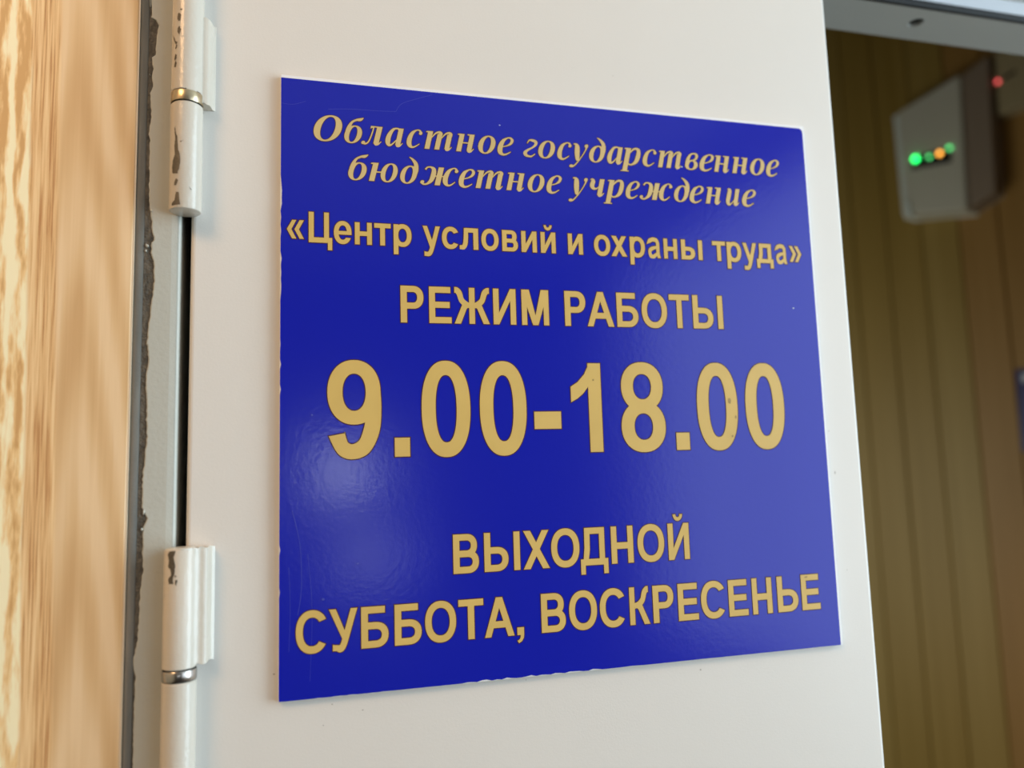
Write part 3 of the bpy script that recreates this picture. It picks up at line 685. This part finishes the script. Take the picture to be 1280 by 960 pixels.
TEXT_ROWS = [
 ('serif', 268.7, 0.00975, 'gold slanted serif lettering, topmost line', [('О',15.86,29.86), ('б',30.83,40.61), ('л',39.25,50.1), ('а',51.41,60.91), ('с',62.26,70.55), ('т',71.42,86.34), ('н',88.1,98.26), ('о',99.99,109.48), ('е',110.46,119.51), ('г',124.63,132.84), ('о',133.11,142.72), ('с',143.84,152.3), ('у',150.52,162.0), ('д',162.27,172.2), ('а',172.82,182.44), ('р',180.38,192.99), ('с',194.05,202.77), ('т',203.33,218.24), ('в',220.1,228.68), ('е',229.24,238.76), ('н',238.49,248.55), ('н',250.12,260.51), ('о',261.96,271.56), ('е',272.45,281.35)]),
 ('serif', 249.4, 0.00975, 'gold slanted serif lettering, second line', [('б',32.68,42.78), ('ю',42.88,57.51), ('д',58.69,68.16), ('ж',68.95,89.06), ('е',89.06,97.94), ('т',98.04,113.25), ('н',114.73,124.95), ('о',126.55,136.02), ('е',137.01,145.88), ('у',149.32,160.84), ('ч',161.99,170.76), ('р',169.66,182.01), ('е',182.86,191.57), ('ж',191.09,211.39), ('д',212.24,222.1), ('е',221.86,231.03), ('н',231.86,242.02), ('и',244.82,253.96), ('е',255.19,264.59)]),
 ('sans', 216.05, 0.010573, 'gold upright lettering in angle quotation marks', [('«',3.14,11.22), ('Ц',13.48,24.75), ('е',25.54,34.14), ('н',35.75,44.13), ('т',45.3,53.57), ('р',54.96,64.05), ('у',69.74,78.69), ('с',79.65,88.11), ('л',88.82,98.71), ('о',100.38,109.63), ('в',111.53,120.08), ('и',122.01,130.45), ('й',132.7,141.0), ('и',148.01,156.41), ('о',162.89,172.23), ('х',172.82,182.01), ('р',183.84,192.72), ('а',193.84,202.11), ('н',204.11,212.27), ('ы',214.74,227.82), ('т',234.17,242.36), ('р',243.3,252.46), ('у',253.47,262.27), ('д',262.36,273.08), ('а',274.27,282.27), ('»',283.98,291.97)]),
 ('sans', 176.95, 0.0128581, 'gold capital lettering above the hours', [('Р',58.0,69.56), ('Е',72.39,83.8), ('Ж',85.33,103.72), ('И',105.78,117.89), ('М',121.02,135.82), ('Р',144.72,156.43), ('А',157.37,172.59), ('Б',174.36,186.84), ('О',188.96,204.0), ('Т',205.45,217.57), ('Ы',219.74,238.25)]),
 ('sans', 110.1, 0.0319918, 'large gold opening hours numerals', [('9',22.14,47.9), ('.',54.2,61.69), ('0',67.71,92.4), ('0',97.33,121.89), ('-',125.93,140.47), ('1',146.3,163.25), ('8',174.12,199.64), ('.',205.63,213.49), ('0',219.06,243.82), ('0',248.92,273.39)]),
 ('sans', 52.2, 0.0129604, 'gold capital lettering, shorter line below the hours', [('В',82.05,94.9), ('Ы',97.68,116.05), ('Х',117.76,131.53), ('О',132.54,147.69), ('Д',148.25,163.23), ('Н',165.22,177.49), ('О',180.02,195.18), ('Й',197.54,209.76)]),
 ('sans', 20.6, 0.0129604, 'gold capital lettering, bottom line', [('С',7.67,21.24), ('У',22.57,35.69), ('Б',37.37,50.16), ('Б',53.07,65.94), ('О',67.66,82.8), ('Т',84.04,96.51), ('А',96.98,112.03), (',',113.45,116.94), ('В',126.15,138.97), ('О',140.88,155.88), ('С',157.48,171.07), ('К',173.93,185.08), ('Р',187.09,198.81), ('Е',201.46,213.1), ('С',214.83,228.68), ('Е',231.24,242.73), ('Н',245.54,257.55), ('Ь',261.0,273.83), ('Е',276.17,287.66)]),
]

def place(c, style, xl, xr, zb, k):
    comps = serif(c) if style == 'serif' else sans(c)
    if style == 'serif':
        sh = lambda lp: [(x+SHEAR*y, y) for x, y in lp]
        comps = [(sh(o_), [sh(q) for q in hs]) for o_, hs in comps]
    xs_ = [p[0] for o_, hs in comps for p in o_]
    a, b = min(xs_), max(xs_)
    kx = (xr-xl)/(b-a)
    f = lambda lp: [((xl+(x-a)*kx)/1000, (zb+y*k)/1000) for x, y in lp]
    return [(f(o_), [f(q) for q in hs]) for o_, hs in comps]
OUT = 0.00042
for ri, (style, zb, k, lab, glyphs) in enumerate(TEXT_ROWS):
    rim, letters = [], []
    for c, xl, xr in glyphs:
        comps = place(c, style, xl, xr, zb, k)
        letters.append(comps)
        off = OUT*(1.15 if ri == 4 else (0.8 if style == 'serif' else 1.0))
        for o_, hs in comps:
            rim.append((offset_loop(o_, off), [offset_loop(q, -off) for q in hs]))
    # rims of one letter sit in steps; restart the stepping for each letter
    yb = -TH-0.00024
    vs, fs = [], []
    line = None
    me_comps = []
    idx = 0
    for comps in letters:
        for j in range(len(comps)):
            me_comps.append((rim[idx], j)); idx += 1
    vs, fs = [], []
    for (outer, holes), j in me_comps:
        loops = [outer] + holes; flat = [p for lp in loops for p in lp]
        tris = tessellate_polygon([[Vector((x, z, 0)) for x, z in lp] for lp in loops])
        b0 = len(vs); vs += [(x-sx0, yb-j*0.000008, z) for x, z in flat]
        for tr in tris:
            p, q, r = (flat[i] for i in tr)
            cr = (q[0]-p[0])*(r[1]-p[1]) - (q[1]-p[1])*(r[0]-p[0])
            fs.append(tuple(b0+i for i in (tr if cr > 0 else tr[::-1])))
    me = bpy.data.meshes.new('lettering_rim'); me.from_pydata(vs, [], fs); me.materials.append(M['maroon'])
    line = link(bpy.data.objects.new('text_line', me)); line.parent = sign; line['label'] = lab
    for comps in letters:
        flat_mesh('letter', comps, -TH-0.00034, M['gold_pale' if style == 'serif' else 'gold'], line)

# wear: hairline scratches top left, scuffs lower left, stains on the numerals
def hair(pts, w, m, nm='scratch'):
    P = [(x, z, w) for x, z in pts]
    comp = stroke(P, 4)
    flat_mesh(nm, [([(x/1000, z/1000) for x, z in comp[0]], [])], -TH-0.00021, m, sign)
hair([(23, 285.5), (34, 286.6), (49, 287), (57, 287.5)], 0.16, M['scratch'])
hair([(57, 287.5), (60, 292), (68, 295.5), (76, 298.5)], 0.16, M['scratch'])
hair([(0.5, 286.6), (6, 286.4), (12, 288.6)], 0.14, M['scratch'])
hair([(6, 86), (9.5, 70), (10.2, 50), (8.5, 38)], 0.20, M['scratch'])
hair([(4.5, 60), (5.2, 40), (4.6, 22)], 0.14, M['scratch'])
hair([(13, 66), (15, 40), (14, 8)], 0.12, M['scratch'])
for (x, z, r, m) in ((20, 44.5, .7, 'scratch'), (36, 60, .5, 'scratch'), (284, 190, .5, 'notice_white'), (112, 285, .4, 'notice_white'), (15, 131, .5, 'scratch'), (218, 269.8, .5, 'notice_white')):
    flat_mesh('speck', [([((x+r*math.cos(k*PI/4))/1000, (z+r*0.8*math.sin(k*PI/4))/1000) for k in range(8)], [])], -TH-0.00046, M[m], sign)
for (x, z, rx, rz) in ((239.0, 136.5, .9, 2.0), (242.4, 127.5, .5, 1.2), (239.6, 117.0, .6, .7), (159, 148, .6, .6), (279.5, 38.3, 1.2, .5)):
    flat_mesh('stain', [([((x+rx*math.cos(k*PI/6)*random.uniform(.7, 1.1))/1000, (z+rz*math.sin(k*PI/6)*random.uniform(.7, 1.1))/1000) for k in range(12)], [])], -TH-0.00046, M['stain'], sign)

# ------------------------------------------------------------------ back room
WP = Vector((1.4551, 0.8809, 0.2496)); WD = Vector((-0.42145, 0.90685, 0)); WN = Vector((-0.90685, -0.42145, 0))   # wall point, direction, normal to the room
rotw = math.atan2(WD.y, WD.x)
wall = struct(empty('wall_back', WP), 'wall of vertical brown laminate planks behind the doorway')
wall.rotation_euler = (0, 0, rotw)      # local x = along the wall (away from the door), local y = into the room
LZ = -WP.z
box('batten', -0.86, 1.90, -0.05, -0.004, FZ+LZ, 1.28+LZ, M['plank_base'], wall)
pw, gap = 0.0785, 0.0016
i = 0; xx = -0.85
while xx < 1.85:
    m = M['plank'] if (i*7) % 3 else M['plank_alt']
    if -0.6 < xx < 0.06 and i % 4: m = M['plank_red']
    jx_ = ((i*37) % 5)*0.0003
    v, f = box_vf(xx+gap/2, xx+pw-gap/2, -0.004, 0.006+jx_, FZ+LZ, 1.28+LZ)
    # chamfered long edges
    pl = [(xx+gap/2, -0.004), (xx+gap/2, 0.004+jx_), (xx+gap/2+0.002, 0.006+jx_), (xx+pw-gap/2-0.002, 0.006+jx_), (xx+pw-gap/2, 0.004+jx_), (xx+pw-gap/2, -0.004)]
    prism('plank', pl, FZ+LZ, 1.28+LZ, m, wall)
    xx += pw; i += 1
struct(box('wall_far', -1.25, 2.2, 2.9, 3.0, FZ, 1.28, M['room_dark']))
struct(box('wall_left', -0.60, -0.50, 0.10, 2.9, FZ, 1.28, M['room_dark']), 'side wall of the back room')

def wall_thing(name, s_, z_, label, cat):
    e = tag(empty(name), label, cat)
    e.location = WP + WD*s_ + Vector((0, 0, z_-WP.z)) + WN*0.0078
    e.rotation_euler = (0, 0, rotw)
    return e
def quad_prism(name, front, y0, y1, m, parent, back=None, bevel=0.0, **k):
    """front = four (x,z) corners; extruded y0..y1 in the thing's own frame"""
    back = back or front
    n = len(front)
    v = [(x, y0, z) for x, z in back] + [(x, y1, z) for x, z in front]
    f = [tuple(range(n)), tuple(range(n, 2*n))] + [(i, (i+1) % n, n+(i+1) % n, n+i) for i in range(n)]
    return obj(name, v, f, m, parent, bevel=bevel, **k)
D0 = 0.052
al = wall_thing('alarm_box', 0.10, 0.63, 'grey wall alarm unit with green and orange indicator lights', 'alarm box')
quad_prism('housing', [(-0.058, 0.300), (0.078, 0.266), (0.076, 0.020), (-0.046, -0.001)], -0.001, D0, M['device'], al, bevel=0.004)
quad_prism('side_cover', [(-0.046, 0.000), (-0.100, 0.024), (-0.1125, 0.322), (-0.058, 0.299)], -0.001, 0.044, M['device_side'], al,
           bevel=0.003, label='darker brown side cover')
quad_prism('edge_strip', [(0.078, 0.266), (0.090, 0.262), (0.088, 0.024), (0.076, 0.020)], -0.001, D0-0.004, M['device_edge'], al, bevel=0.003, label='pale left edge')
quad_prism('cable_clip', [(0.066, 0.050), (0.082, 0.050), (0.080, 0.014), (0.066, 0.014)], D0-0.001, D0+0.006, M['device_edge'], al, bevel=0.002)
quad_prism('indicator_window', [(-0.026, 0.146), (0.055, 0.150), (0.058, 0.122), (-0.026, 0.112)], D0-0.001, D0+0.002, M['black'], al, bevel=0.0008, label='dark indicator window')
for (x, z, m, r) in ((0.0465, 0.1428, 'led_green', .0068), (0.0180, 0.138, 'led_green_dim', .0046), (-0.004, 0.1384, 'led_orange', .0050), (-0.024, 0.1436, 'led_green_dim', .0046)):
    vs, fs = [], []
    for a in range(4):
        ph = a*PI/6
        for k in range(12): vs.append((x+r*math.cos(ph)*math.cos(k*PI/6), D0+0.002+r*math.sin(ph), z+r*math.cos(ph)*math.sin(k*PI/6)))
    for a in range(3):
        for k in range(12): fs.append((a*12+k, a*12+(k+1) % 12, a*12+12+(k+1) % 12, a*12+12+k))
    obj('indicator_light', vs, fs, M[m], al, smooth=True, label={'led_green': 'bright green indicator', 'led_green_dim': 'pale green indicator', 'led_orange': 'orange indicator'}[m])
cr = wall_thing('control_box', -0.075, 0.82, 'beige wall box with a red light and dark slot, right of the alarm unit', 'control box')
quad_prism('housing', [(-0.145, 0.020), (-0.140, 0.155), (0.0600, 0.142), (0.0612, 0.002)], -0.001, 0.026, M['beige'], cr, bevel=0.003)
quad_prism('slot', [(0.020, 0.086), (0.046, 0.079), (0.046, 0.072), (0.020, 0.079)], 0.0255, 0.0275, M['black'], cr, label='dark slot')
vs = []
for a in range(4):
    ph = a*PI/6
    for k in range(12): vs.append((0.0545+.0044*math.cos(ph)*math.cos(k*PI/6), 0.026+.0030*math.sin(ph), 0.0742+.0044*math.cos(ph)*math.sin(k*PI/6)))
obj('indicator_light', vs, [(a*12+k, a*12+(k+1) % 12, a*12+12+(k+1) % 12, a*12+12+k) for a in range(3) for k in range(12)], M['led_red'], cr, smooth=True, label='red indicator')
nt_ = wall_thing('wall_notice', -0.06, 0.11, 'dark blue notice on the plank wall at the right edge of the doorway view', 'notice')
quad_prism('notice_board', [(-0.10, 0.0), (0.074, 0.0), (0.070, 0.170), (-0.10, 0.170)], -0.001, 0.004, M['blue_notice'], nt_, bevel=0.0008)
quad_prism('pale_heading', [(-0.09, 0.142), (0.060, 0.142), (0.060, 0.160), (-0.09, 0.160)], 0.0035, 0.0045, M['notice_white'], nt_)
